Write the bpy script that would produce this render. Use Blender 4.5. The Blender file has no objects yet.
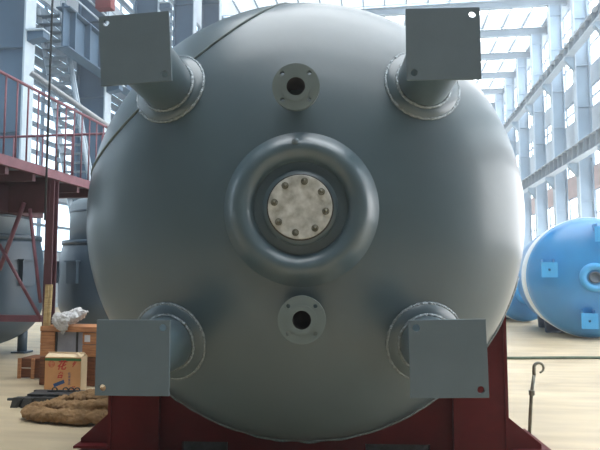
import bpy, bmesh, math, random
from mathutils import Vector, Matrix, noise
from mathutils.geometry import tessellate_polygon
random.seed(4)
S = bpy.context.scene
PI = math.pi
def lin(h):
    h = h.lstrip('#'); o = []
    for i in (0, 2, 4):
        c = int(h[i:i+2], 16) / 255
        o.append(c / 12.92 if c <= .04045 else ((c + .055) / 1.055) ** 2.4)
    return tuple(o) + (1.0,)

# ---------------------------------------------------------------- camera, world, exposure
cd = bpy.data.cameras.new('camera'); cam = bpy.data.objects.new('camera', cd)
S.collection.objects.link(cam); S.camera = cam
cd.sensor_width = 36; cd.lens = 36.0; cd.clip_end = 400; cd.clip_start = .05
cam.location = (0, 0, 1.5)
cam.rotation_euler = (math.radians(94.6), 0, math.radians(8.31))
W = bpy.data.worlds.new('overcast_sky'); S.world = W; W.use_nodes = True
bg = W.node_tree.nodes['Background']
bg.inputs[0].default_value = (.80, .91, 1.0, 1); bg.inputs[1].default_value = 3.0
wv = W.node_tree.nodes.new('ShaderNodeVolumeScatter')      # thin scattering haze, added for the veiled look
wv.inputs['Color'].default_value = (.92, .96, 1, 1); wv.inputs['Density'].default_value = .004; wv.inputs['Anisotropy'].default_value = .35
W.node_tree.links.new(wv.outputs[0], W.node_tree.nodes['World Output'].inputs['Volume'])
SKY = 5.2            # brightness of the daylight behind the glazing
S.view_settings.view_transform = 'Standard'; S.view_settings.look = 'None'
S.view_settings.gamma = 1; S.view_settings.use_curve_mapping = False
S.view_settings.exposure = 0.25
S.cycles.max_bounces = 7; S.cycles.diffuse_bounces = 4; S.cycles.glossy_bounces = 3
S.cycles.sample_clamp_indirect = 6

# ---------------------------------------------------------------- materials
def newmat(name):
    m = bpy.data.materials.new(name); m.use_nodes = True
    nt = m.node_tree; return m, nt, nt.nodes, nt.links, nt.nodes['Principled BSDF']
def paint(name, col, rough=.5, metal=0., var=.12, scale=3., bump=.0, bscale=40., stretch=(1,1,1), col2=None, spec=.5, coat=0.):
    m, nt, N, L, B = newmat(name)
    c = lin(col)
    tc = N.new('ShaderNodeTexCoord'); mp = N.new('ShaderNodeMapping'); mp.inputs['Scale'].default_value = stretch
    L.new(tc.outputs['Object'], mp.inputs[0])
    nz = N.new('ShaderNodeTexNoise'); nz.inputs['Scale'].default_value = scale; nz.inputs['Detail'].default_value = 6
    L.new(mp.outputs[0], nz.inputs['Vector'])
    rp = N.new('ShaderNodeValToRGB')
    a = lin(col2) if col2 else tuple(x * (1 - var) for x in c[:3]) + (1,)
    b = c if col2 else tuple(min(1, x * (1 + var)) for x in c[:3]) + (1,)
    rp.color_ramp.elements[0].position = .32; rp.color_ramp.elements[1].position = .68
    rp.color_ramp.elements[0].color = a; rp.color_ramp.elements[1].color = b
    L.new(nz.outputs[0], rp.inputs[0]); L.new(rp.outputs[0], B.inputs['Base Color'])
    B.inputs['Roughness'].default_value = rough; B.inputs['Metallic'].default_value = metal
    B.inputs['Specular IOR Level'].default_value = spec
    if coat: B.inputs['Coat Weight'].default_value = coat; B.inputs['Coat Roughness'].default_value = .2
    if bump:
        n2 = N.new('ShaderNodeTexNoise'); n2.inputs['Scale'].default_value = bscale; n2.inputs['Detail'].default_value = 4
        L.new(mp.outputs[0], n2.inputs['Vector'])
        bp = N.new('ShaderNodeBump'); bp.inputs['Strength'].default_value = bump; bp.inputs['Distance'].default_value = .02
        L.new(n2.outputs[0], bp.inputs['Height']); L.new(bp.outputs[0], B.inputs['Normal'])
    return m
def glow(name, col, s):
    m, nt, N, L, B = newmat(name)
    B.inputs['Base Color'].default_value = (.6, .65, .7, 1)
    B.inputs['Emission Color'].default_value = col; B.inputs['Emission Strength'].default_value = s
    B.inputs['Roughness'].default_value = .4
    return m
M = {}
M['vessel'] = paint('grey_green_paint', '#485a62', .36, var=.06, scale=1.6, bump=.05, bscale=9, coat=.3, spec=.6)
M['plate'] = paint('grey_plate_paint', '#5b6971', .5, var=.05, scale=6, bump=.05, bscale=60, spec=.35)
M['weld'] = paint('weld_bead', '#8b969b', .24, metal=.4, var=.25, scale=50, bump=.8, bscale=70)
M['flange'] = paint('flange_paint', '#626e6e', .5, var=.04, scale=8)
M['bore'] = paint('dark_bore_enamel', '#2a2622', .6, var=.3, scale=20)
M['cover'] = paint('bare_cover_steel', '#d2d3cf', .45, metal=.15, var=.2, scale=14, col2='#98978f', bump=.1, bscale=30)
M['bolt'] = paint('zinc_bolt', '#7c7a6c', .3, metal=.6, var=.15, scale=60)
M['red'] = paint('dark_red_primer', '#561012', .6, var=.16, scale=5, bump=.08, bscale=25, spec=.2)
M['redrail'] = paint('rail_red_paint', '#744650', .55, var=.15, scale=9)
M['redgirder'] = paint('girder_red_paint', '#56323a', .6, var=.2, scale=4)
M['pad'] = paint('grey_saddle_pad', '#4d5759', .6, var=.2, scale=12, bump=.5, bscale=30)
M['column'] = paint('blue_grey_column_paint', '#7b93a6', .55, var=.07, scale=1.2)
M['columnleft'] = paint('shaded_column_paint', '#415a70', .55, var=.08, scale=1.2)  # column paint darkened: dimness of the left row put into its colour
M['flangeedge'] = paint('lit_column_flange_paint', '#a5b4c0', .5, var=.06, scale=2)  # lit look of the inner flanges put into a paler colour
M['beam'] = paint('crane_beam_paint', '#71828f', .55, var=.1, scale=2)
M['rafter'] = paint('rafter_paint', '#8698a6', .6, var=.06, scale=1)
M['wall'] = paint('pale_cladding', '#a9b4bd', .8, var=.08, scale=.6)
M['walldark'] = paint('dark_end_wall', '#454c50', .8, var=.1)
M['wallbrick'] = paint('pinkish_wall_paint', '#c0a8a4', .85, var=.12, scale=.8)
M['mullion'] = paint('mullion_steel', '#6e7f8d', .6, var=.1, scale=4)
M['tankgrey'] = paint('dark_blue_grey_enamel', '#3b4c5a', .35, var=.1, scale=2, bump=.04, bscale=8)
M['tanktop'] = paint('pale_grey_lid_paint', '#7d8a92', .45, var=.08, scale=3)
M['blue'] = paint('sky_blue_paint', '#2b7fb9', .3, var=.08, scale=2, coat=.3, bump=.03, bscale=6)
M['bluelight'] = paint('pale_blue_paint', '#3f97cf', .4, var=.06, scale=4)
M['whiteband'] = paint('white_band_paint', '#dfe6ea', .4, var=.04, scale=3)
M['navy'] = paint('navy_steel', '#1d3550', .6, var=.2, scale=5)
M['stair'] = paint('pale_stair_paint', '#a7b6c2', .5, var=.1, scale=3)
M['darksteel'] = paint('dark_oily_steel', '#3c3e40', .5, metal=.3, var=.3, scale=18, bump=.3, bscale=40)
M['cable'] = paint('dark_cable', '#2b3338', .7, var=.2, scale=20)
M['hose'] = paint('dull_green_hose', '#4d5c4c', .7, var=.2, scale=8)
M['hook'] = paint('worn_galvanised_rod', '#77776c', .45, metal=.45, var=.25, scale=30, bump=.2, bscale=60)
M['pipe'] = paint('pale_pipe_paint', '#94989b', .5, var=.12, scale=4)
M['burlap'] = paint('brown_quilt', '#8f7252', .95, var=.22, scale=8, bump=.5, bscale=60, spec=.1)
M['paper'] = paint('white_paper', '#c9cbd0', .9, var=.04, scale=6)
M['greywrap'] = paint('grey_wrap', '#8c8f99', .8, var=.1, scale=8)
M['card'] = paint('cardboard', '#cf9a68', .9, var=.06, scale=6, spec=.15)
M['cardin'] = paint('cardboard_pale', '#dfc9a8', .9, var=.06, scale=6, spec=.15)
M['inkred'] = paint('red_ink', '#c03a30', .9, var=.05)
M['inkblue'] = paint('blue_ink', '#33517c', .9, var=.05)
M['inkgreen'] = paint('green_ink', '#3c7344', .9, var=.05)
M['redbox'] = paint('red_box_paint', '#74363a', .6, var=.1)
def wood(name, c1, c2):
    return paint(name, c1, .8, scale=5, stretch=(1, 1, 9), col2=c2, bump=.2, bscale=12, spec=.2)
M['wood'] = wood('pine_board', '#c08a60', '#98694a')
M['woodd'] = wood('dark_board', '#7d5238', '#5c3b29')
M['woody'] = wood('yellow_board', '#c9b184', '#a48d62')
m, nt, N, L, B = newmat('clear_plastic_film'); M['bag'] = m
B.inputs['Base Color'].default_value = (.74, .74, .74, 1); B.inputs['Roughness'].default_value = .25
B.inputs['Alpha'].default_value = .8; B.inputs['Transmission Weight'].default_value = .15
nz = N.new('ShaderNodeTexNoise'); nz.inputs['Scale'].default_value = 18; bp = N.new('ShaderNodeBump'); bp.inputs['Strength'].default_value = .6
bp.inputs['Distance'].default_value = .02
L.new(nz.outputs[0], bp.inputs['Height']); L.new(bp.outputs[0], B.inputs['Normal'])
M['sky'] = glow('daylit_glazing', (.95, .98, 1, 1), SKY)
M['skywall'] = glow('daylit_wall_glazing', (.88, .95, 1, 1), SKY * .8)
M['skyright'] = glow('daylit_low_glazing', (.97, .98, 1, 1), SKY * 1.0)
M['skyleft'] = glow('dimmed_wall_glazing', (.66, .85, 1, 1), 1.5)  # left glazing glow turned down to keep that side dim
M['skydim'] = glow('daylit_fibreglass', (.80, .90, 1, 1), SKY * .13)

# concrete floor
m, nt, N, L, B = newmat('concrete_floor'); M['floor'] = m
tc = N.new('ShaderNodeTexCoord')
def nzc(sc, det, stretch=(1, 1, 1)):
    mp = N.new('ShaderNodeMapping'); mp.inputs['Scale'].default_value = stretch
    L.new(tc.outputs['Object'], mp.inputs[0])
    z = N.new('ShaderNodeTexNoise'); z.inputs['Scale'].default_value = sc; z.inputs['Detail'].default_value = det
    L.new(mp.outputs[0], z.inputs['Vector']); return z
def ramp(src, p0, c0, p1, c1):
    r = N.new('ShaderNodeValToRGB'); r.color_ramp.elements[0].position = p0; r.color_ramp.elements[1].position = p1
    r.color_ramp.elements[0].color = c0; r.color_ramp.elements[1].color = c1
    L.new(src.outputs[0], r.inputs[0]); return r
r1 = ramp(nzc(.55, 8), .3, lin('#b3a284'), .72, lin('#d3c2a2'))
r2 = ramp(nzc(1.6, 7, (.5, 2.6, 1)), .36, (.72, .70, .68, 1), .6, (1, 1, 1, 1))
mx = N.new('ShaderNodeMix'); mx.data_type = 'RGBA'; mx.blend_type = 'MULTIPLY'; mx.inputs[0].default_value = .7
L.new(r1.outputs[0], mx.inputs[6]); L.new(r2.outputs[0], mx.inputs[7])
L.new(mx.outputs[2], B.inputs['Base Color'])
r3 = ramp(nzc(2.2, 5), .3, (.36, .36, .36, 1), .7, (.5, .5, .5, 1)); L.new(r3.outputs[0], B.inputs['Roughness'])
bp = N.new('ShaderNodeBump'); bp.inputs['Strength'].default_value = .12; bp.inputs['Distance'].default_value = .01
L.new(nzc(9, 6).outputs[0], bp.inputs['Height']); L.new(bp.outputs[0], B.inputs['Normal'])

# ---------------------------------------------------------------- mesh helpers
def box(bm, x0, x1, y0, y1, z0, z1, mat=None):
    vs = [bm.verts.new(p) for p in ((x0,y0,z0),(x1,y0,z0),(x1,y1,z0),(x0,y1,z0),(x0,y0,z1),(x1,y0,z1),(x1,y1,z1),(x0,y1,z1))]
    if mat is not None:
        for v in vs: v.co = mat @ v.co
    for f in ((3,2,1,0),(4,5,6,7),(0,1,5,4),(1,2,6,5),(2,3,7,6),(3,0,4,7)): bm.faces.new([vs[i] for i in f])
    return bm
def B_(*a, mat=None): return box(bmesh.new(), *a, mat=mat)
def tube(bm, pts, r, seg=12, caps=True, closed=False):
    pts = [Vector(p) for p in pts]; n = len(pts); rings = []
    rr = r if isinstance(r, (list, tuple)) else [r] * n
    up = None
    for i, p in enumerate(pts):
        if closed: d = pts[(i+1) % n] - pts[i-1]
        else: d = pts[min(i+1, n-1)] - pts[max(i-1, 0)]
        d.normalize()
        if up is None: up = Vector((0,0,1)) if abs(d.z) < .9 else Vector((1,0,0))
        s = d.cross(up).normalized(); up = s.cross(d).normalized()
        rings.append([bm.verts.new(p + (s * math.cos(2*PI*k/seg) + up * math.sin(2*PI*k/seg)) * rr[i]) for k in range(seg)])
    m = n if closed else n - 1
    for i in range(m):
        a, b = rings[i], rings[(i+1) % n]
        for k in range(seg):
            f = bm.faces.new((a[k], a[(k+1) % seg], b[(k+1) % seg], b[k])); f.smooth = True
    if caps and not closed:
        bm.faces.new(rings[0][::-1]); bm.faces.new(rings[-1])
    return bm
def T_(pts, r, seg=12, **k): return tube(bmesh.new(), pts, r, seg, **k)
def lathe(bm, prof, seg=64, axis='y', c=(0,0,0), smooth=True, a0=0):
    """prof: (radius, along axis) pairs; closed rings; radius 0 makes a pole"""
    c = Vector(c); rings = []
    for r, t in prof:
        if r < 1e-6:
            rings.append([bm.verts.new(c + (Vector((0,t,0)) if axis == 'y' else Vector((0,0,t))))])
        else:
            R = []
            for k in range(seg):
                a = 2*PI*k/seg + a0
                R.append(bm.verts.new(c + (Vector((r*math.cos(a), t, r*math.sin(a))) if axis == 'y' else Vector((r*math.cos(a), r*math.sin(a), t)))))
            rings.append(R)
    for a, b in zip(rings, rings[1:]):
        for k in range(seg):
            k2 = (k+1) % seg
            if len(a) == 1 and len(b) == 1: continue
            if len(a) == 1: f = bm.faces.new((a[0], b[k2], b[k]))
            elif len(b) == 1: f = bm.faces.new((a[k], a[k2], b[0]))
            else: f = bm.faces.new((a[k], a[k2], b[k2], b[k]))
            f.smooth = smooth
    bmesh.ops.recalc_face_normals(bm, faces=bm.faces[:])
    return bm
def Lz(prof, **k): return lathe(bmesh.new(), prof, **k)
def circ(cx, cz, r, n=20): return [(cx + r*math.cos(2*PI*i/n), cz + r*math.sin(2*PI*i/n)) for i in range(n)]
def slab(bm, outer, holes, y0, y1):
    """flat plate in x-z between y0 and y1 with real holes"""
    loops = [outer] + list(holes)
    flat = [p for l in loops for p in l]
    tris = tessellate_polygon([[Vector((p[0], p[1], 0)) for p in l] for l in loops])
    a = [bm.verts.new((p[0], y0, p[1])) for p in flat]; b = [bm.verts.new((p[0], y1, p[1])) for p in flat]
    for t in tris:
        bm.faces.new([a[i] for i in t]); bm.faces.new([b[i] for i in t][::-1])
    o = 0
    for l in loops:
        n = len(l)
        for i in range(n):
            j = (i+1) % n
            bm.faces.new((a[o+i], a[o+j], b[o+j], b[o+i]))
        o += n
    bmesh.ops.recalc_face_normals(bm, faces=bm.faces[:])
    return bm
def mesh(name, bm, mat):
    me = bpy.data.meshes.new(name); bm.normal_update(); bm.to_mesh(me); bm.free()
    me.materials.append(M[mat]); return me
def obj(name, bm, mat, parent=None, loc=None, rot=None, bev=0):
    me = mesh(name, bm, mat) if not isinstance(bm, bpy.types.Mesh) else bm
    o = bpy.data.objects.new(name, me); S.collection.objects.link(o)
    if parent: o.parent = parent
    if loc: o.location = loc
    if rot: o.rotation_euler = rot
    if bev:
        b = o.modifiers.new('bevel', 'BEVEL'); b.width = bev; b.segments = 2; b.limit_method = 'ANGLE'
    return o
def tag(o, label, cat, group=None):
    o['label'] = label; o['category'] = cat
    if group: o['group'] = group
    return o
def thing(name, label, cat, loc=(0,0,0), rz=0, group=None):
    o = bpy.data.objects.new(name, None); S.collection.objects.link(o)
    o.empty_display_size = .1; o.location = loc; o.rotation_euler = (0,0,rz)
    return tag(o, label, cat, group)
def struct(name, bm, mat):
    o = obj(name, bm, mat); o['kind'] = 'structure'; return o
def sroot(name, loc=(0,0,0)):
    o = bpy.data.objects.new(name, None); S.collection.objects.link(o); o.location = loc; o['kind'] = 'structure'; return o
def dup(root, loc, rz=None, label=None):
    r = root.copy(); S.collection.objects.link(r); r.location = loc
    if rz is not None: r.rotation_euler = (0,0,rz)
    if label: r['label'] = label
    for ch in list(root.children):
        c = ch.copy(); S.collection.objects.link(c); c.parent = r
        for g in list(ch.children):
            d = g.copy(); S.collection.objects.link(d); d.parent = c
    return r
ORD = ['first', 'second', 'third', 'fourth', 'fifth', 'sixth', 'seventh', 'eighth', 'ninth', 'tenth', 'eleventh']

# ================================================================ THE HALL
Y0, Y1 = -11.3, 103.3
BAY = 6.0
GRID = [19 + BAY*k for k in range(-5, 15)]
struct('floor', B_(-14.8, 14.7, Y0, Y1, -.3, 0), 'floor')
ZR = 22.9            # underside of rafters
# ceiling: sheeting above, rafters, purlins and the daylight strips hang under it
ce = sroot('ceiling', (0, 0, ZR))
obj('roof_sheet', B_(-14.8, 14.7, Y0, Y1, .95, 1.1), 'rafter', ce)
raft = mesh('rafter', box(box(box(bmesh.new(), -14.5, 14.4, -.22, .22, 0, .05), -14.5, 14.4, -.03, .03, .05, .6), -14.5, 14.4, -.22, .22, .6, .65), 'rafter')
for y in GRID: obj('rafter', raft, 'rafter', ce, (0, y, 0))
pur = mesh('purlin', B_(-.05, .05, Y0, Y1, .65, .80), 'rafter')
PX = [-14.0 + 1.75*k for k in range(17)]
for x in PX: obj('purlin', pur, 'rafter', ce, (x, 0, 0))
pane = mesh('skylight_pane', B_(-.82, .82, .25, 3.0, .83, .86), 'sky')
dim = mesh('roof_light_sheet', B_(-.84, .84, 3.05, 5.8, .83, .86), 'skydim')
for y in GRID[:-1]:
    if y > 42:
        for x in PX[:-1]:
            obj('skylight_pane', pane, 'sky', ce, (x + .875, y, 0)); obj('roof_light_sheet', dim, 'skydim', ce, (x + .875, y, 0))
bg1 = B_(-3.5, 14.0, .25, 3.2, .83, .86)  # unseen strips, stopped short of the left side to leave it dim
wide = mesh('unseen_skylight_strip', bg1, 'sky')
broad = mesh('unseen_skylight_strip', B_(-9.5, 12, .25, 5.75, .83, .86), 'sky')  # unseen overhead strips, enlarged to brighten the top of the vessel
for y in GRID[:-1]:
    if y <= 42: obj('unseen_skylight_strip', broad if -6 < y < 9 else wide, 'sky', ce, (0, y, 0))
# walls built as cladding bands between the window ribbons
def side_wall(name, x0, x1, bands, mat='wall'):
    w = sroot(name)
    for a, b, mt in bands: obj('cladding_band', B_(x0, x1, Y0, Y1, a, b), mt, w)
    return w
side_wall('wall_left', -14.8, -14.5, [(0, 2.4, 'wall'), (4.7, 6.0, 'wall'), (9.5, 10.0, 'mullion'), (13.2, 16.0, 'wall'), (21, 24.1, 'wall')])
side_wall('wall_right', 14.4, 14.7, [(0, .8, 'wall'), (7.4, 9.0, 'wallbrick'), (11.2, 13.2, 'wall'), (14.8, 16.2, 'wall'), (22.4, 24.1, 'wall')])
struct('wall_back', B_(-14.8, 14.7, Y1, Y1+.3, 0, 24.1), 'wall')
struct('wall_front', B_(-14.8, 14.7, Y0-.3, Y0, 0, 24.1), 'walldark')  # unseen wall behind the camera, kept dark to cut front fill light
def ribbon(n, xf, side, z0, z1, rails, rw=.05, mat='skywall'):
    w = sroot('window_%d' % n, (xf, 0, 0))
    x0, x1 = (-.28, -.22) if side < 0 else (.22, .28)
    f0, f1 = (-.2, -.06) if side < 0 else (.06, .2)
    for i, y in enumerate(GRID[:-1]):
        lit = y > 0  # unseen panels added instead of panes here, to cut front light
        obj('pane' if lit else 'unseen_light_blocker', B_(x0, x1, y + (.15 if lit else 0), y + (BAY-.15 if lit else BAY), z0, z1), mat if lit else 'walldark', w)
    bm = bmesh.new()
    fr = obj('window_frame', box(box(bm, f0, f1, Y0, Y1, z0, z0+.08), f0, f1, Y0, Y1, z1-.08, z1), 'mullion', w)
    for k in range(rails):
        zz = z0 + (z1 - z0) * (k + 1) / (rails + 1)
        obj('glazing_rail', B_(f0, f1, Y0, Y1, zz - rw, zz + rw), 'mullion', w)
    mm = mesh('mullion', B_(f0, f1, -.04, .04, z0, z1), 'mullion')
    for y in GRID:
        for d in (1.5, 3.0, 4.5):
            if y + d < Y1 and y > 15: obj('mullion', mm, 'mullion', w, (0, y + d, 0))
    return w
ribbon(1, -14.5, -1, 2.4, 4.7, 1, mat='skyleft')
ribbon(2, -14.5, -1, 6.0, 9.5, 5, .09, mat='skyleft')
ribbon(3, -14.5, -1, 10.0, 13.2, 6, .17, mat='skyleft')
ribbon(4, -14.5, -1, 16, 21, 6, .15, mat='skyleft')
ribbon(5, 14.4, 1, .8, 7.4, 3, mat='skyright')
ribbon(6, 14.4, 1, 9.0, 11.2, 1)
ribbon(7, 14.4, 1, 13.2, 14.8, 1)
ribbon(8, 14.4, 1, 16.2, 22.4, 3, mat='skyright')

# steel columns: I-section with the wide web towards the camera
def column(side, zb, label, group):
    t = thing('steel_column', label, 'column', group=group)
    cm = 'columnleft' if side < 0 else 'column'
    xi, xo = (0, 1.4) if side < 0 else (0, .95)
    s = side
    def bx(a, b, *r): return B_(min(s*a, s*b), max(s*a, s*b), *r)
    obj('flange', bx(0, .07, -.3, .3, 0, ZR), 'flangeedge', t)
    obj('flange', bx(xo-.07, xo, -.3, .3, 0, ZR), cm, t)
    obj('web', bx(.07, xo-.07, -.12, .12, 0, ZR), cm, t)
    st = mesh('stiffener_plate', bx(.07, xo-.07, -.28, -.12, -.03, .03), cm)
    for z in (3.2, 6.4, 9.4, 12.9, 15.8, 19.2, 22): obj('stiffener_plate', st, cm, t, (0, 0, z))
    for z in zb:                      # chamfered bracket that carries a runway beam
        bm = bmesh.new()
        slab(bm, [(0, z), (-s*.6, z), (-s*.6, z-.28), (0, z-(1.0 if s > 0 else .4))], [], -.2, .2)
        obj('bracket', bm, cm, t)
        obj('bracket_cap', bx(-.64, 0, -.3, .3, z-.05, z), 'flangeedge', t)
    return t
colL = [y for y in GRID if 15 < y < 58]; colR = [y for y in GRID if 33 < y < 88]
PL = {22: 'tall blue-grey steel column at the left picture edge, behind the red railing'}
c0 = None
for i, y in enumerate(colL):
    k = sum(1 for q in colL if q < y)
    lab = ('tall blue-grey steel column cut by the left picture edge' if abs(y-19) < .1 else
           '%s blue-grey steel column of the left row, counting from the picture edge' % ORD[k])
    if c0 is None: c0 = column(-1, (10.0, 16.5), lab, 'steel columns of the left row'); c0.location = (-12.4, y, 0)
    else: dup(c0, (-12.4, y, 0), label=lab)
c0 = None
for i, y in enumerate(colR):
    lab = '%s pale steel column of the right row, counting away from the camera' % ORD[i]
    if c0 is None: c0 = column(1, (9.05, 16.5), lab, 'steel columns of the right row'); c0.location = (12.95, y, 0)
    else: dup(c0, (12.95, y, 0), label=lab)

# crane runway beams on the brackets
def runway(name, label, x, z0, h, ya, yb, ribs=True, clips=False):
    t = thing('runway_beam', label, 'beam', (x, 0, z0), group='crane runway beams')
    obj('web', B_(-.03, .03, ya, yb, .05, h-.05), 'beam', t)
    obj('lower_flange', B_(-.28, .28, ya, yb, 0, .05), 'flangeedge', t)
    obj('upper_flange', B_(-.28, .28, ya, yb, h-.05, h), 'flangeedge', t)
    obj('rail', B_(-.05, .05, ya, yb, h, h+.14), 'beam', t)
    rb = mesh('stiffener', B_(-.27, .27, -.03, .03, .05, h-.05), 'beam')
    y = ya + .5
    while y < yb:
        obj('stiffener', rb, 'beam', t, (0, y, 0)); y += 1.16
    if clips:
        cl = mesh('rail_clip', B_(-.25, .25, -.22, .22, h, h+.18), 'beam')
        y = ya + .3
        while y < yb: obj('rail_clip', cl, 'beam', t, (0, y, 0)); y += 1.16
    return t
runway('a', 'lower crane runway beam with closely spaced ribs on the right column row', 12.62, 9.05, 1.0, 31, 90)
runway('b', 'upper crane runway beam with rail clips on the right column row', 12.62, 16.5, .75, 31, 90, clips=True)
cr = runway('c', 'crane runway beam high on the left column row, above the pale stair', -12.08, 10.0, 1.6, 20.5, 56)
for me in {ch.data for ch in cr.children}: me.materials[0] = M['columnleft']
hr = thing('runway_handrail', 'thin pale handrail pipes running along the left crane runway', 'handrail', (-12.08, 0, 11.74))
for z in (.55, 1.0, 1.45): obj('rail', T_([(0, 20.5, z), (0, 56, z)], .045, 8), 'stair', hr)
ps = mesh('post', T_([(0, 0, 0), (0, 0, 1.5)], .03, 6), 'stair')
for k in range(11): obj('post', ps, 'stair', hr, (0, 20.7 + 3.5*k, 0))
o = tag(obj('junction_box', B_(-.35, .35, -.2, .2, -.5, .5), 'redbox', loc=(-11.6, 22.9, 13.0), bev=.03), 'small red box on the left crane handrail, above the grey corner plate', 'box')
obj('door', B_(-.26, .26, -.215, -.2, -.4, .4), 'redbox', o)

# steep access stair between the first two left columns
st = thing('access_stair', 'pale steel access stair with slanting stringers beside the left columns', 'stair', (-12.4, 22.0, 0))
A = Vector((1.9, 0, 0)); Bp = Vector((-1.05, .6, 12.6))
def lerp(t): return A + (Bp - A) * t
for dx in (0, -1.0):
    bm = bmesh.new(); tube(bm, [lerp(0) + Vector((dx, 0, 0)), lerp(1) + Vector((dx, 0, 0))], .11, 4)
    obj('stringer', bm, 'stair', st)
tr = mesh('tread', B_(-1.0, 0, -.16, .16, -.02, .02), 'beam')
n = 34
for i in range(1, n): obj('tread', tr, 'beam', st, tuple(lerp(i / n)))
obj('handrail', T_([lerp(0) + Vector((.15, -.4, 1)), lerp(1) + Vector((.15, -.4, .6))], .04, 8), 'stair', st)
for t in (.1, .35, .6, .85): obj('handrail_strut', T_([lerp(t), lerp(t) + Vector((.15, -.4, .9))], .025, 6), 'stair', st)

# ================================================================ RED PLATFORM ON THE LEFT
pf = thing('steel_platform', 'red steel platform with railings and braced legs over the dark tanks', 'platform', (-5.2, 8.7, 0))
def P(x, y, z): return (x + 5.2, y - 8.7, z)
def pb(name, a, b, mat='redgirder', **k):
    x0, y0, z0 = P(*a); x1, y1, z1 = P(*b)
    return obj(name, B_(min(x0,x1), max(x0,x1), min(y0,y1), max(y0,y1), min(z0,z1), max(z0,z1)), mat, pf, **k)
def pt(name, pts, r, mat='redrail', seg=8): return obj(name, T_([P(*p) for p in pts], r, seg), mat, pf)
pb('deck', (-9.8, 4.6, 3.04), (-5.24, 10.43, 3.10), 'beam')
pb('edge_channel', (-5.24, 4.6, 2.98), (-5.17, 10.43, 3.12), 'redrail')
pb('end_channel', (-9.8, 10.37, 2.9), (-5.24, 10.43, 3.12), 'redrail')
jm = mesh('joist', B_(-4.5, -.04, -.04, .04, -.16, 0), 'redgirder')
for k in range(9): obj('joist', jm, 'redgirder', pf, P(-5.2, 5.0 + .65*k, 3.04))
pb('girder', (-6.05, 4.6, 2.45), (-5.9, 9.6, 2.88), 'redgirder')
pb('cross_girder', (-9.8, 8.62, 2.45), (-5.2, 8.80, 2.88), 'redgirder')
pt('top_rail', [(-5.2, 4.6, 4.24), (-5.2, 10.43, 4.24)], .024)
bal = mesh('baluster', T_([(0, 0, 3.10), (0, 0, 4.23)], .013, 6), 'redrail')
for k in range(22): obj('baluster', bal, 'redrail', pf, P(-5.2, 4.83 + .262*k, 0))
pt('end_rail', [(-9.8, 10.43, 4.11), (-5.2, 10.43, 4.11)], .024)
be = mesh('end_baluster', T_([(0, 0, 3.10), (0, 0, 4.11)], .014, 6), 'redrail')
for k in range(8): obj('end_baluster', be, 'redrail', pf, P(-5.27 - .6*k, 10.43, 0))
def ipost(x, y):
    bm = bmesh.new(); a, b, _ = P(x, y, 0)
    box(bm, a-.065, a+.065, b-.07, b-.055, .02, 2.95); box(bm, a-.065, a+.065, b+.055, b+.07, .02, 2.95); box(bm, a-.01, a+.01, b-.055, b+.055, .02, 2.95)
    obj('leg', bm, 'redgirder', pf); obj('foot_plate', B_(a-.12, a+.12, b-.12, b+.12, 0, .02), 'redgirder', pf)
ipost(-5.2, 8.7); ipost(-5.2, 5.0); ipost(-9.5, 8.7); ipost(-9.5, 5.0)
pt('brace', [(-5.60, 8.58, 2.6), (-5.98, 8.58, 1.55)], .034)
pt('brace', [(-5.50, 8.58, 2.5), (-5.27, 8.58, 1.05)], .026)
pt('brace', [(-5.98, 8.56, 1.95), (-5.24, 8.56, .80)], .026)
pb('tie_bar', (-9.5, 8.54, .76), (-5.24, 8.62, .86), 'redrail')
# pale pipe sloping down behind the rail, clamped to the first column
o = tag(obj('sloping_pipe', T_([(-6.36, 9.8, 5.12), (-5.44, 10.9, 4.40), (-4.3, 12.26, 3.5)], .055, 14), 'pipe'), 'pale round pipe with open end sloping down above the red railing', 'pipe')
obj('pipe_stub', T_([(-4.4, 12.14, 0), (-4.4, 12.14, 3.55)], .05, 10), 'pipe', o)
tag(obj('hanging_cable', T_([(-5.12, 8.38, 2.3), (-5.13, 8.40, 8), (-5.12, 8.38, 16), (-5.12, 8.38, 23.2)], .016, 6), 'cable'), 'dark cable hanging straight down past the red platform', 'cable')

# ================================================================ GREY VERTICAL TANKS
def vtank(label, x, y, r, zs, ztop, rt, zb=.16):
    t = thing('storage_tank', label, 'tank', (x, y, 0), group='dark vertical tanks on the left')
    prof = [(0, zb)]
    for k in range(1, 13):
        a = PI/2 * k/12; prof.append((r*math.sin(a), zb + .75*(1-math.cos(a))))
    prof += [(r, zs-.5), (r*.99, zs-.28), (r*.95, zs-.08), (r*.93, zs)]
    obj('shell', Lz(prof + [(0, zs)], axis='z'), 'tankgrey', t)
    obj('shoulder_ring', Lz([(rt-.02, zs-.02), (r*.96, zs-.02), (r*.96, zs+.07), (rt-.02, zs+.07)], axis='z'), 'tankgrey', t)
    obj('upper_shell', Lz([(0, zs+.0), (rt, zs+.0), (rt, ztop-.14), (rt-.04, ztop-.05), (rt-.14, ztop), (0, ztop)], axis='z'), 'tanktop', t)
    obj('seam', Lz([(rt, ztop-.3), (rt+.015, ztop-.29), (rt+.015, ztop-.26), (rt, ztop-.25)], axis='z'), 'tankgrey', t)
    lg = mesh('leg', T_([(0, 0, 0), (0, 0, .55)], .09, 10), 'tankgrey')
    ft = mesh('foot_plate', B_(-.14, .14, -.14, .14, 0, .03), 'tankgrey')
    for k in range(4):
        a = PI/4 + k*PI/2
        l = obj('leg', lg, 'tankgrey', t, (r*.72*math.cos(a), r*.72*math.sin(a), 0)); obj('foot_plate', ft, 'tankgrey', l)
    lug = mesh('lug', box(B_(-.14, .14, -.09, 0, -.22, .22), -.17, .17, -.13, 0, .22, .25), 'tankgrey')
    for a in (-1.05, -1.9, -.2, -2.7): obj('lug', lug, 'tankgrey', t, (r*.985*math.cos(a), r*.985*math.sin(a), zs-.62), (0, 0, a + PI/2))
    return t
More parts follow.
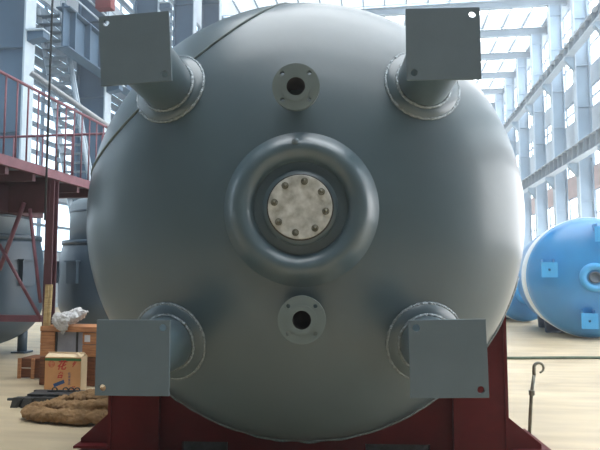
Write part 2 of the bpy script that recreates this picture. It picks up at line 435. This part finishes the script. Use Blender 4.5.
vtank('dark blue-grey tank cut by the left picture edge, under the red platform', -7.45, 10.1, 1.1, 2.12, 2.80, .86)
vtank('dark blue-grey tank behind the wooden crates, beside the large grey vessel', -6.0, 12.7, 1.2, 2.13, 3.1, 1.0)

# ================================================================ MAIN VESSEL
R, AH, ZC = 1.755, .87, 1.955
LC = ZC - .015          # the support legs sit a little below the axis
rv = math.radians(5.46)
vloc = (-math.sin(rv)*4.85 - .22*math.cos(rv), math.cos(rv)*4.85 - .23*math.sin(rv), 0)
ve = thing('pressure_vessel', 'huge grey-green horizontal pressure vessel with domed head facing the camera', 'vessel', vloc, rv)
def hy(r): return -AH * math.sqrt(max(0, 1 - (r/R)**2))
C = (0, 0, ZC)
prof = [(0, hy(0)+.02)] + [(R*math.sin(a*PI/2/40), hy(R*math.sin(a*PI/2/40))) for a in range(1, 40)] + [(R, 0)]
for y in (.5, 1.2, 2.2, 3.2, 4.2): prof.append((R, y))
prof += [(R*math.cos(a*PI/2/8), 4.2 + AH*math.sin(a*PI/2/8)) for a in range(1, 8)] + [(0, 4.2+AH)]
obj('shell', Lz(prof, seg=128, c=C), 'vessel', ve)
# raised jacket ring with sunken mouth around the manhole (slightly off the axis as in the picture)
MC = (.025, 0, ZC - .02)
y0 = hy(.5)
ring = [(.545, hy(.545)+.03), (.525, y0+.005), (.50, y0-.03), (.47, y0-.075), (.44, y0-.105), (.405, y0-.118), (.37, y0-.11), (.335, y0-.085), (.318, y0-.05), (.312, y0+.0), (.31, y0+.04), (.29, y0+.04), (.285, y0+.02), (.28, y0-.0)]
obj('jacket_ring', Lz(ring + [(.20, y0-.0), (.0, y0-.0)], seg=96, c=MC), 'vessel', ve)
obj('weld_bead', T_([(MC[0] + .305*math.cos(a), y0+.03 + .006*math.sin(9*a), MC[2] + .305*math.sin(a)) for a in [2*PI*k/90 for k in range(90)]], .009, 6, closed=True), 'weld', ve)
obj('nozzle_neck', Lz([(.262, y0+.01), (.255, y0-.02), (.25, y0-.03), (.25, y0-.07), (.2, y0-.07)], seg=72, c=MC), 'vessel', ve)
obj('gasket', Lz([(.222, y0-.06), (.222, y0-.078), (.1, y0-.078)], seg=64, c=MC), 'bore', ve)
cov = obj('manhole_cover', Lz([(.0, y0-.078), (.208, y0-.078), (.213, y0-.083), (.213, y0-.095), (.208, y0-.10), (0, y0-.10)], seg=72, c=MC, smooth=False), 'cover', ve)
def hexbolt():
    bm = bmesh.new(); lathe(bm, [(0, 0), (.024, 0), (.024, -.006), (0, -.006)], 16, smooth=False)
    lathe(bm, [(.018, -.006), (.018, -.024), (.015, -.028), (0, -.028)], 6, smooth=False); lathe(bm, [(.009, -.026), (.009, -.042), (0, -.044)], 8)
    return bm
bt = mesh('bolt', hexbolt(), 'bolt')
for k in range(8):
    a = math.radians(80 + 45*k)
    obj('bolt', bt, 'bolt', cov, (MC[0] + .172*math.cos(a), y0-.10, MC[2] + .172*math.sin(a)))
kn = obj('knob', Lz([(.0, -.04), (.018, -.036), (.024, -.02), (.024, .05)], seg=20, c=(0, 0, 0)), 'plate', ve, (-.005, y0-.09, MC[2]+.435))
# flanged nozzles
def nozzle(x, z, yf, r):
    bm = bmesh.new()
    holes = [circ(x, z, r*.39, 28)] + [circ(x + r*.80*math.cos(PI/4+k*PI/2), z + r*.80*math.sin(PI/4+k*PI/2), r*.095, 14) for k in range(4)]
    f = obj('nozzle_flange', slab(bm, circ(x, z, r, 56), holes, yf, yf + .035), 'flange', ve)
    rf = bmesh.new(); slab(rf, circ(x, z, r*.62, 40), [circ(x, z, r*.39, 28)], yf - .006, yf); obj('raised_face', rf, 'flange', f)
    yb = hy(math.hypot(x, z - ZC))
    obj('nozzle_pipe', Lz([(r*.39, yf-.004), (r*.39, yf+.2), (r*.50, yf+.2), (r*.50, yb+.08)], seg=32, c=(x, 0, z)), 'vessel', f)
    obj('bore', Lz([(r*.386, yf-.002), (r*.386, yf+.21), (0, yf+.21)], seg=32, c=(x, 0, z)), 'bore', f)
    a = [2*PI*k/48 for k in range(48)]
    obj('weld_bead', T_([(x + r*.52*math.cos(t), hy(math.hypot(x + r*.52*math.cos(t), z - ZC + r*.52*math.sin(t))) - .005, z + r*.52*math.sin(t)) for t in a], .012, 6, closed=True), 'weld', f)
nozzle(.0, ZC + .775, -.98, .158)
nozzle(.04, ZC - .75, -1.02, .153)
# four leg supports: pipe, weld rings, pad, square end plate with two holes
def leg(sx, sz, yp, tilt, holes, rp=.19, px=.905, pz=.905):
    cx, cz = sx*px - .01, LC + sz*pz
    l = obj('support_leg', Lz([(rp, yp+.02), (rp, hy(1.0)-.0), (rp, hy(1.45)+.05)], seg=48, c=(cx, 0, cz)), 'vessel', ve)
    def surf(rad, off): return [(cx + rad*math.cos(t), hy(math.hypot(cx + rad*math.cos(t), cz - ZC + rad*math.sin(t))) - off, cz + rad*math.sin(t)) for t in [2*PI*k/96 for k in range(96)]]
    bm = bmesh.new(); R1 = [bm.verts.new(p) for p in surf(rp-.01, .028)]; R2 = [bm.verts.new(p) for p in surf(.268, .024)]; R3 = [bm.verts.new(p) for p in surf(.28, -.02)]
    for a, b in ((R1, R2), (R2, R3)):
        for k in range(96):
            f = bm.faces.new((a[k], a[(k+1)%96], b[(k+1)%96], b[k])); f.smooth = True
    bmesh.ops.recalc_face_normals(bm, faces=bm.faces[:])
    obj('reinforcing_pad', bm, 'vessel', l)
    for rad, off, tr_ in ((rp+.008, .034, .012), (.276, .006, .012)):
        pts = [Vector(p) + Vector((0, .004*math.sin(k*1.9), 0)) for k, p in enumerate(surf(rad, off))]
        obj('weld_bead', T_(pts, [tr_*(1 + .18*math.sin(k*2.3)) for k in range(96)], 8, closed=True), 'weld', l)
    h = .218
    hs = [circ(a*h*.80, b*h*.80, .0205, 18) for a, b in holes]
    bm = bmesh.new(); slab(bm, [(-h, -h), (h, -h), (h, h), (-h, h)], hs, 0, .02)
    p = obj('end_plate', bm, 'plate', l, (cx, yp, cz), (0, tilt, 0), bev=.002)
leg(-1, 1, -1.35, math.radians(-3.5), [(-1, 1), (1, -1)], px=.95, pz=.925)
leg(1, 1, -1.36, 0, [(-1, -1), (1, 1)], pz=.915)
leg(-1, -1, -1.36, 0, [(1, 1), (-1, -1)], px=.92, pz=.93)
leg(1, -1, -1.38, math.radians(-1), [(-1, 1), (1, -1)], px=.895, pz=.92)
# chord weld seam across the upper left of the head
a, b = Vector((-1.72, .32)), Vector((-.10, 1.735)); pts = []
for k in range(61):
    q = a.lerp(b, k/60)
    if q.length < R*.998: pts.append((q.x, hy(q.length) - .003, ZC + q.y))
obj('weld_seam', T_(pts, .010, 8), 'flange', ve)
obj('head_seam', Lz([(R-.004, .05), (R+.008, .06), (R+.008, .08), (R-.004, .09)], seg=128, c=C), 'weld', ve)
obj('top_nozzle', Lz([(.0, R+.15), (.17, R+.15), (.17, R+.11), (.11, R+.11), (.11, R-.1)], seg=32, axis='z', c=(0, .75, ZC)), 'flange', ve)

# saddle support under the vessel
sd = thing('saddle_support', 'dark red steel saddle with posts and gussets carrying the grey vessel', 'support', vloc, rv)
RS = 1.80
def arc(r, a0, a1, n): return [(r*math.cos(a0 + (a1-a0)*k/n), ZC + r*math.sin(a0 + (a1-a0)*k/n)) for k in range(n+1)]
def webpoly(xl, xr):
    aL = -PI + math.acos(-xl/RS); aR = -math.acos(xr/RS)
    top = arc(RS, aL, aR, 40)
    return top
for y in (.15, .72):
    xl, xr = -1.60, 1.63
    top = [p for p in webpoly(xl, xr)]
    # bottom outline with two low openings
    bot = [(xr, .02), (1.02, .02), (1.02, .125), (.50, .125), (.50, .02), (-.62, .02), (-.62, .125), (-1.00, .125), (-1.00, .02), (xl, .02)]
    top = [(x, max(z, .10)) for x, z in top]
    bm = bmesh.new(); slab(bm, top + bot, [], y, y + .03)
    obj('web', bm, 'red', sd)
# posts
def post(x0, x1, nm='post'):
    xm = max(abs(x0), abs(x1)); inn = min(abs(x0), abs(x1))
    def zt(x): return ZC - math.sqrt(RS*RS - x*x)
    s = 1 if x0 > 0 else -1
    o1 = [(s*inn, .02), (s*xm, .02), (s*xm, zt(xm)), (s*(xm+inn)/2, zt((xm+inn)/2)), (s*inn, zt(inn))]
    p = None
    for a, b in ((.10, .13),):
        bm = bmesh.new(); slab(bm, o1, [], a, b); p = obj(nm, bm, 'red', sd)
    for x, t in ((xm, .025), (inn, .02)):
        xx = [s*x, s*(x - t)]
        bm = bmesh.new(); box(bm, min(xx), max(xx), .085 if x == xm else .09, .80, .02, zt(x) - .005)
        obj('post_flange', bm, 'red', p)
post(-1.60, -1.20); post(1.22, 1.63)
for s, x0, x1 in ((-1, 1.60, 1.86), (1, 1.63, 1.91)):
    for y in (.2, .6):
        bm = bmesh.new(); slab(bm, [(s*x0, .09), (s*x1, .09), (s*x1, .13), (s*x0, .36)], [], y-.015, y+.015); obj('gusset', bm, 'red', sd)
obj('base_plate', B_(-1.88, -1.0, .05, .85, 0.0, .03), 'red', sd)
obj('base_plate', B_(1.02, 1.98, .05, .85, 0.0, .03), 'red', sd)
obj('base_flange', B_(-1.88, -1.60, .08, .82, .075, .095), 'red', sd)
obj('base_flange', B_(1.68, 1.98, .08, .82, .075, .095), 'red', sd)
obj('base_rib', B_(-1.80, -1.62, .3, .33, .03, .075), 'red', sd); obj('base_rib', B_(1.68, 1.85, .3, .33, .03, .075), 'red', sd)
for xa, xb in ((-1.0, -.62), (.50, 1.02)):       # dark blocks added in the low openings to stand for their shade
    obj('dark_backing', B_(xa+.01, xb-.01, .17, .76, .0, .12), 'darksteel', sd)
# curved grey wrapper with uneven rubber edge
bm = bmesh.new(); a0, a1 = -PI + math.radians(15), -math.radians(15.5); n = 90
rings = []
for k in range(n+1):
    t = a0 + (a1-a0)*k/n; w = .012*noise.noise(Vector((k*.33, 1, 0))) 
    ring = []
    for rr, yy in ((R+.005, .10), (R+.05 + w, .09 + w), (R+.05 + w, .80), (R+.005, .80)):
        ring.append(bm.verts.new((rr*math.cos(t), yy, ZC + rr*math.sin(t))))
    rings.append(ring)
for p, q in zip(rings, rings[1:]):
    for i in range(4): bm.faces.new((p[i], p[(i+1)%4], q[(i+1)%4], q[i]))
bm.faces.new(rings[0]); bm.faces.new(rings[-1][::-1]); bmesh.ops.recalc_face_normals(bm, faces=bm.faces[:])
obj('wrapper_pad', bm, 'pad', sd)
pts = [((R+.045 + .010*noise.noise(Vector((k*.4, 5, 0))))*math.cos(t), .085 + .012*noise.noise(Vector((k*.3, 9, 0))), ZC + (R+.045 + .014*noise.noise(Vector((k*.4, 5, 0))))*math.sin(t)) for k, t in [(k, a0 + (a1-a0)*k/n) for k in range(n+1)]]
obj('pad_lip', T_(pts, .011, 6), 'weld', sd)

# ================================================================ BLUE TANKS ON THE RIGHT
def btank(label, loc, rz, length, r=1.37, plates=True):
    t = thing('blue_tank', label, 'tank', loc, rz, 'blue horizontal tanks on the right')
    zc = r + .04; hd = .41*r
    c = (0, 0, zc)
    pr = [(r*math.sin(a*PI/2/16), -hd*math.cos(a*PI/2/16)) for a in range(17)]
    pr2 = [(r*math.cos(a*PI/2/10), length + hd*math.sin(a*PI/2/10)) for a in range(11)]
    obj('head', Lz(pr + [(r, .12)], seg=96, c=c), 'blue', t)
    obj('white_band', Lz([(r-.01, .12), (r+.03, .12), (r+.03, 1.1), (r-.01, 1.1)], seg=96, c=c), 'whiteband', t)
    obj('shell', Lz([(r, .6)] + pr2, seg=96, c=c), 'blue', t)
    h = lambda q: -hd*math.sqrt(1-(q/r)**2)
    obj('jacket_ring', Lz([(.33, h(.33)+.02), (.31, h(.3)-.05), (.26, h(.3)-.09), (.20, h(.3)-.07), (.16, h(.3)-.0), (.0, h(.3)-.0)], seg=40, c=c), 'bluelight', t)
    obj('nozzle_bore', Lz([(.13, h(.3)+.02), (.13, h(.3)-.06), (.09, h(.3)-.06), (.09, h(.3)-.03), (0, h(.3)-.03)], seg=28, c=c), 'tankgrey', t)
    for a in ((80, 170, 260, 350) if plates else ()):
        a = math.radians(a); q = .97; x, z = q*math.cos(a), q*math.sin(a)
        bm = bmesh.new(); slab(bm, [(x-.17, zc+z-.17), (x+.17, zc+z-.17), (x+.17, zc+z+.17), (x-.17, zc+z+.17)], [circ(x, zc+z, .03, 12)], h(q)-.34, h(q)-.32)
        p = obj('end_plate', bm, 'bluelight', t)
        for dx in (-.13, .11): obj('strut', B_(x+dx, x+dx+.02, h(q)-.32, h(q)+.12, zc+z+.08, zc+z+.24), 'blue', p)
        obj('support_leg', Lz([(.1, h(q)-.32), (.1, h(q)+.2)], seg=20, c=(x, 0, zc+z)), 'blue', p)
    obj('head_seam', Lz([(r-.004, .02), (r+.012, .03), (r+.012, .06), (r-.004, .07)], seg=96, c=c), 'bluelight', t)
    for y in (1.3, length-.45):
        pts = [(-r*.6, .0), (r*.6, .0)] + [(r*1.01*math.cos(u), zc + r*1.01*math.sin(u)) for u in [math.radians(-52 - 76*k/16) for k in range(17)]]
        pts = [(x, max(z, .0)) for x, z in pts]
        bm = bmesh.new(); slab(bm, pts, [], y, y+.25); obj('saddle', bm, 'navy', t)
    return t
btank('sky blue horizontal tank in front at the right picture edge, with square end plates', (4.62, 14.75, 0), math.radians(-7), 3.2)
btank('sky blue tank half hidden between the grey vessel and the front blue tank', (4.15, 19.4, 0), math.radians(0), 2.6, r=.85, plates=False)

# ================================================================ FLOOR CLUTTER
tag(obj('floor_hose', T_([(1.2, 11.0, .025), (2.2, 11.06, .025), (2.9, 11.22, .025), (3.8, 11.34, .025), (5.2, 11.5, .025)], .024, 8), 'hose'), 'thin dark green hose lying across the floor at right', 'hose')
hk = thing('hook_rod', 'upright steel rod with curled hook top beside the red saddle', 'hook', (1.26, 5.86, 0), math.radians(8.31))
obj('rod', T_([(0, 0, .02), (.03, 0, .38), (.062, 0, .575)], .0155, 10), 'hook', hk)
pts = []
for k in range(19):
    a = math.radians(190 - 15*k); pts.append((.106 + .044*math.cos(a), 0, .632 + .044*math.sin(a)))
pts = [(.062, 0, .565), (.061, 0, .60)] + pts
obj('hook_curl', T_(pts, [.016]*3 + [.0155 - .0004*k for k in range(len(pts)-3)], 10), 'hook', hk)
obj('collar', Lz([(.013, .38), (.028, .385), (.028, .425), (.013, .43)], axis='z', seg=6, c=(.035, 0, 0), smooth=False), 'hook', hk)
obj('wing_nut', B_(.01, .03, -.01, .01, .39, .43), 'hook', hk)
obj('foot_washer', Lz([(0, .0), (.05, .0), (.05, .02), (0, .02)], axis='z', seg=20), 'hook', hk)

def plank(nm, par, x0, x1, y0, y1, z0, z1, mat='wood'): return obj(nm, B_(x0, x1, y0, y1, z0, z1), mat, par, bev=.004)
# lower crate
lc = thing('wooden_crate', 'dark brown wooden crate standing on the floor under the lighter crate', 'crate', (-4.26, 7.85, 0))
for i in range(3):
    z = .008 + i*.124
    plank('plank', lc, -.40, .42, -.23, -.20, z, z + .117, 'woodd'); plank('plank', lc, -.40, .42, .17, .2, z, z + .117, 'woodd')
    plank('plank', lc, .39, .42, -.20, .17, z, z + .117, 'woodd'); plank('plank', lc, -.40, -.37, -.20, .17, z, z + .117, 'woodd')
plank('top_board', lc, -.37, .39, -.20, .17, .36, .38, 'woodd')
for x in (-.38, -.02, .34): plank('batten', lc, x, x + .06, -.25, -.23, .008, .38, 'woodd')
# upper crate with grey wrapped contents showing
uc = thing('wooden_crate', 'light pine crate with grey wrapped front, stacked on the dark crate', 'crate', (-4.26, 7.85, .385))
for x0, x1 in ((-.41, -.20), (.20, .42)):
    for i in range(2): plank('plank', uc, x0, x1, -.22, -.19, .0 + i*.165, .158 + i*.165)
plank('top_rail', uc, -.41, .42, -.23, -.19, .33, .40)
for i in range(2): plank('plank', uc, .39, .42, -.19, .2, i*.165, .158 + i*.165); plank('plank', uc, -.41, -.38, -.19, .2, i*.165, .158 + i*.165)
for i in range(4): plank('top_plank', uc, -.41, .42, -.19 + i*.1, -.10 + i*.1, .37, .40)
obj('wrapped_panel', B_(-.20, .20, -.19, .19, 0, .33), 'greywrap', uc)
for x in (-.20, .10): obj('strap', B_(x, x + .025, -.205, -.195, 0, .33), 'darksteel', uc)
obj('paper_label', B_(.23, .31, -.2235, -.2205, .20, .29), 'paper', uc)
bd = thing('upright_board', 'pale yellow board standing on the crate against the red post', 'board', (-4.625, 7.70, .786))
obj('board', B_(-.045, .045, -.02, .02, 0, .56), 'woody', bd, rot=(math.radians(-3), 0, 0))
obj('batten', B_(-.015, .015, -.035, -.02, .02, .55), 'woody', bd, rot=(math.radians(-3), 0, 0))
# small crate further left
sc_ = thing('small_crate', 'small low brown crate left of the crate stack', 'crate', (-5.08, 8.28, 0))
for i in range(2):
    plank('plank', sc_, -.17, .30, -.2, -.18, .01 + i*.14, .14 + i*.14, 'woodd'); plank('plank', sc_, -.17, .30, .18, .2, .01 + i*.14, .14 + i*.14, 'woodd')
    plank('plank', sc_, .28, .30, -.18, .18, .01 + i*.14, .14 + i*.14, 'woodd')
for x in (-.19, .02, .24): plank('batten', sc_, x, x+.05, -.225, -.2, 0, .285, 'wood')
plank('top_board', sc_, -.17, .30, -.18, .18, .27, .285, 'woodd')

# cardboard box with red and blue print
cb = thing('cardboard_box', 'printed cardboard box with red characters and open flaps on the floor', 'box', (-4.08, 7.27, 0), math.radians(2))
BW, BD, BH = .24, .085, .44
obj('front_panel', B_(-BW, BW, -BD, -BD+.006, .0, BH), 'card', cb)
obj('back_panel', B_(-BW, BW, BD-.006, BD, 0, BH), 'card', cb)
obj('side_panel', B_(BW-.006, BW, -BD, BD, 0, BH), 'cardin', cb); obj('side_panel', B_(-BW, -BW+.006, -BD, BD, 0, BH), 'card', cb)
obj('bottom_panel', B_(-BW, BW, -BD, BD, 0, .006), 'card', cb)
obj('flap', B_(-BW, BW, 0, .11, -.003, .003), 'cardin', cb, (0, -BD, BH), (math.radians(24), 0, 0))
obj('flap', B_(-BW, BW, -.11, 0, -.003, .003), 'cardin', cb, (0, BD, BH), (math.radians(-30), 0, 0))
obj('flap', B_(-.09, 0, -BD+.01, BD-.01, -.003, .003), 'cardin', cb, (BW, 0, BH), (0, math.radians(32), 0))
obj('flap', B_(0, .08, -BD+.01, BD-.01, -.003, .003), 'cardin', cb, (-BW, 0, BH), (0, math.radians(-10), 0))
yf = -BD - .0012
obj('green_stripe', B_(-BW, BW, yf, -BD, BH-.045, BH-.012), 'inkgreen', cb)
def text(s, size, x, z, mat, rot=0, shear=0, name='printed_character', bold=.0, vert=False):
    cu = bpy.data.curves.new(name, 'FONT'); cu.body = s; cu.size = size; cu.align_x = 'CENTER'; cu.align_y = 'CENTER'; cu.shear = shear; cu.offset = bold; cu.extrude = .0004
    tmp = bpy.data.objects.new('tmp', cu); S.collection.objects.link(tmp)
    dg = bpy.context.evaluated_depsgraph_get(); me = bpy.data.meshes.new_from_object(tmp.evaluated_get(dg))
    bpy.data.objects.remove(tmp); bpy.data.curves.remove(cu)
    me.materials.clear(); me.materials.append(M[mat])
    o = bpy.data.objects.new(name, me); S.collection.objects.link(o); o.parent = cb
    o.location = (x, yf - .0006, z); o.rotation_euler = (PI/2, -rot, 0)
    return o
text('花', .125, -.02, .335, 'inkred', .0, .25, bold=.003)
text('台', .085, -.035, .215, 'inkred', .0, .25, bold=.003)
text('小心\n轻放', .035, -.15, .36, 'inkred', .1)
obj('printed_ring', bmesh_ring := slab(bmesh.new(), circ(-.15, .355, .042, 24), [circ(-.15, .355, .036, 24)], yf-.0006, yf+.0004), 'inkred', cb)
text('火', .06, .145, .355, 'inkred', .45, .5, bold=.003)
text('印', .05, .15, .06, 'inkred', 0, 0, bold=.001)
o = obj('blue_banner', B_(-.075, .075, -.0006, .0006, -.022, .022), 'inkblue', cb, (-.045, yf, .115), (0, math.radians(-22), 0))
for i, ch in enumerate('优质食品'): text(ch, .038, .09, .235 - i*.04, 'inkblue')

# dark steel skid in front of the box
sk = thing('steel_skid', 'low dark oily steel skid lying behind the brown quilt', 'skid', (-3.80, 6.60, 0), math.radians(4))
for y in (-.2, .2):
    obj('side_rail', box(box(B_(-.38, .46, y-.025, y+.025, .07, .11), -.38, .46, y-.006, y+.006, .0, .07), -.38, .46, y-.025, y+.025, 0, .01), 'darksteel', sk)
for x in (-.30, -.1, .12, .34): obj('cross_bar', B_(x-.025, x+.025, -.2, .2, .05, .10), 'darksteel', sk)
obj('deck_strip', B_(-.30, .46, -.12, .16, .11, .125), 'darksteel', sk)
for x in (-.36, -.24): 
    bm = bmesh.new(); slab(bm, [(x-.06, 0), (x+.02, 0), (x+.08, .11), (x-.03, .11)], [], -.26, -.225); obj('wedge_foot', bm, 'darksteel', sk)
obj('handle', T_([(-.54, -.1, .06), (-.36, -.1, .06)], .016, 8), 'darksteel', sk)
for x in (-.05, .08, .15, .22): obj('chain_link', T_([(x + .03*math.cos(t), .03, .15 + .025*math.sin(t)) for t in [2*PI*k/12 for k in range(12)]], .008, 6, closed=True), 'darksteel', sk)
obj('chain_bar', T_([(-.14, .04, .133), (.28, .05, .133)], .01, 8), 'darksteel', sk)

# voxel-joined soft bodies
def soft(name, blobs, voxel, mat, disp, parent=None, freq=6., seed=0., smooth=2):
    bm = bmesh.new()
    for (p, r, s) in blobs:
        mt = Matrix.Translation(p) @ Matrix.Diagonal((*s, 1)); bmesh.ops.create_icosphere(bm, subdivisions=2, radius=r, matrix=mt)
    me = bpy.data.meshes.new('t'); bm.to_mesh(me); bm.free()
    t = bpy.data.objects.new('t', me); S.collection.objects.link(t)
    md = t.modifiers.new('r', 'REMESH'); md.mode = 'VOXEL'; md.voxel_size = voxel
    ms = t.modifiers.new('s', 'SMOOTH'); ms.iterations = smooth
    dg = bpy.context.evaluated_depsgraph_get(); m2 = bpy.data.meshes.new_from_object(t.evaluated_get(dg))
    bpy.data.objects.remove(t)
    ns = [v.normal.copy() for v in m2.vertices]
    for v, nn in zip(m2.vertices, ns):
        q = v.co * freq + Vector((seed, 0, 0))
        d = disp * (noise.noise(q) + .55*(1 - 3*abs(noise.noise(q * Vector((2.2, 1.3, 1.3)) if False else Vector((q.x*2.4, q.y*1.3, q.z*1.6))))))
        d += disp * .45 * (1 - 4*abs(noise.noise(Vector((q.x*3.6 + q.y*2, q.y*1.8, q.z*3)))))
        v.co += nn * d
        if v.co.z < .004: v.co.z = .004
    for p in m2.polygons: p.use_smooth = True
    m2.name = name; m2.materials.clear(); m2.materials.append(M[mat])
    o = bpy.data.objects.new(name, m2); S.collection.objects.link(o)
    if parent: o.parent = parent
    return o
def roll(pts, r, n=14, flat=.85):
    out = []; pts = [Vector(p) for p in pts]
    for a, b in zip(pts, pts[1:]):
        for k in range(n):
            t = k/n; p = a.lerp(b, t); out.append((p, r*(1 + .08*math.sin(7*t + p.x*9)), (1, 1, flat)))
    return out
qt = []
qt += roll([(-.50, -.06, .07), (-.42, -.16, .075), (-.15, -.25, .08), (.15, -.30, .08), (.50, -.27, .075)], .075, 16)
qt += roll([(-.46, -.02, .10), (-.30, .0, .13), (-.16, -.06, .14), (-.02, -.16, .15), (.18, -.22, .17), (.50, -.16, .19)], .066, 14)
qt += roll([(-.30, .06, .14), (-.14, .12, .18), (.0, .06, .22), (.02, -.04, .20)], .05, 12)
qt += roll([(-.20, .18, .10), (.1, .22, .14), (.6, .2, .13)], .09)
qt += roll([(.06, .10, .20), (.16, -.02, .22), (.34, -.06, .23), (.55, -.02, .24)], .045)
qt += roll([(.0, .2, .2), (.2, .16, .24), (.35, .08, .25), (.55, .12, .26)], .05)
qt += roll([(-.38, .10, .06), (-.2, .0, .06), (.1, -.1, .06), (.5, -.1, .08)], .08)
q = soft('padded_quilt', qt, .012, 'burlap', .014, freq=9, smooth=1)
q.location = (-3.20, 5.98, 0); q.rotation_euler = (0, 0, math.radians(4))
tag(q, 'crumpled brown padded quilt heaped on the floor beside the red saddle', 'quilt')

bl = [((-.02, 0, .05), .10, (1.6, 1.0, .9)), ((.10, 0, .10), .09, (1.5, .9, .95)), ((-.15, -.03, .05), .07, (1.4, .9, .9)), ((.20, -.02, .13), .05, (1.4, .7, .8)),
      ((-.02, -.17, .045), .085, (1.5, .9, .8)), ((.0, -.265, .03), .085, (1.6, .36, 1.0)), ((.09, -.18, .07), .085, (1.4, .8, .85)), ((.03, -.266, -.04), .075, (1.3, .28, 1.0)), ((.05, -.265, -.10), .035, (1.0, .4, 1.3))]
bg_ = soft('plastic_bag', [((p[0], p[1], p[2] + .3), r, s) for p, r, s in bl], .012, 'bag', .016, freq=12, seed=3, smooth=2)
for v in bg_.data.vertices: v.co.z -= .3
bg_.location = (-4.36, 7.84, .835)
tag(bg_, 'crumpled translucent plastic bag draped on top of the light crate', 'bag')
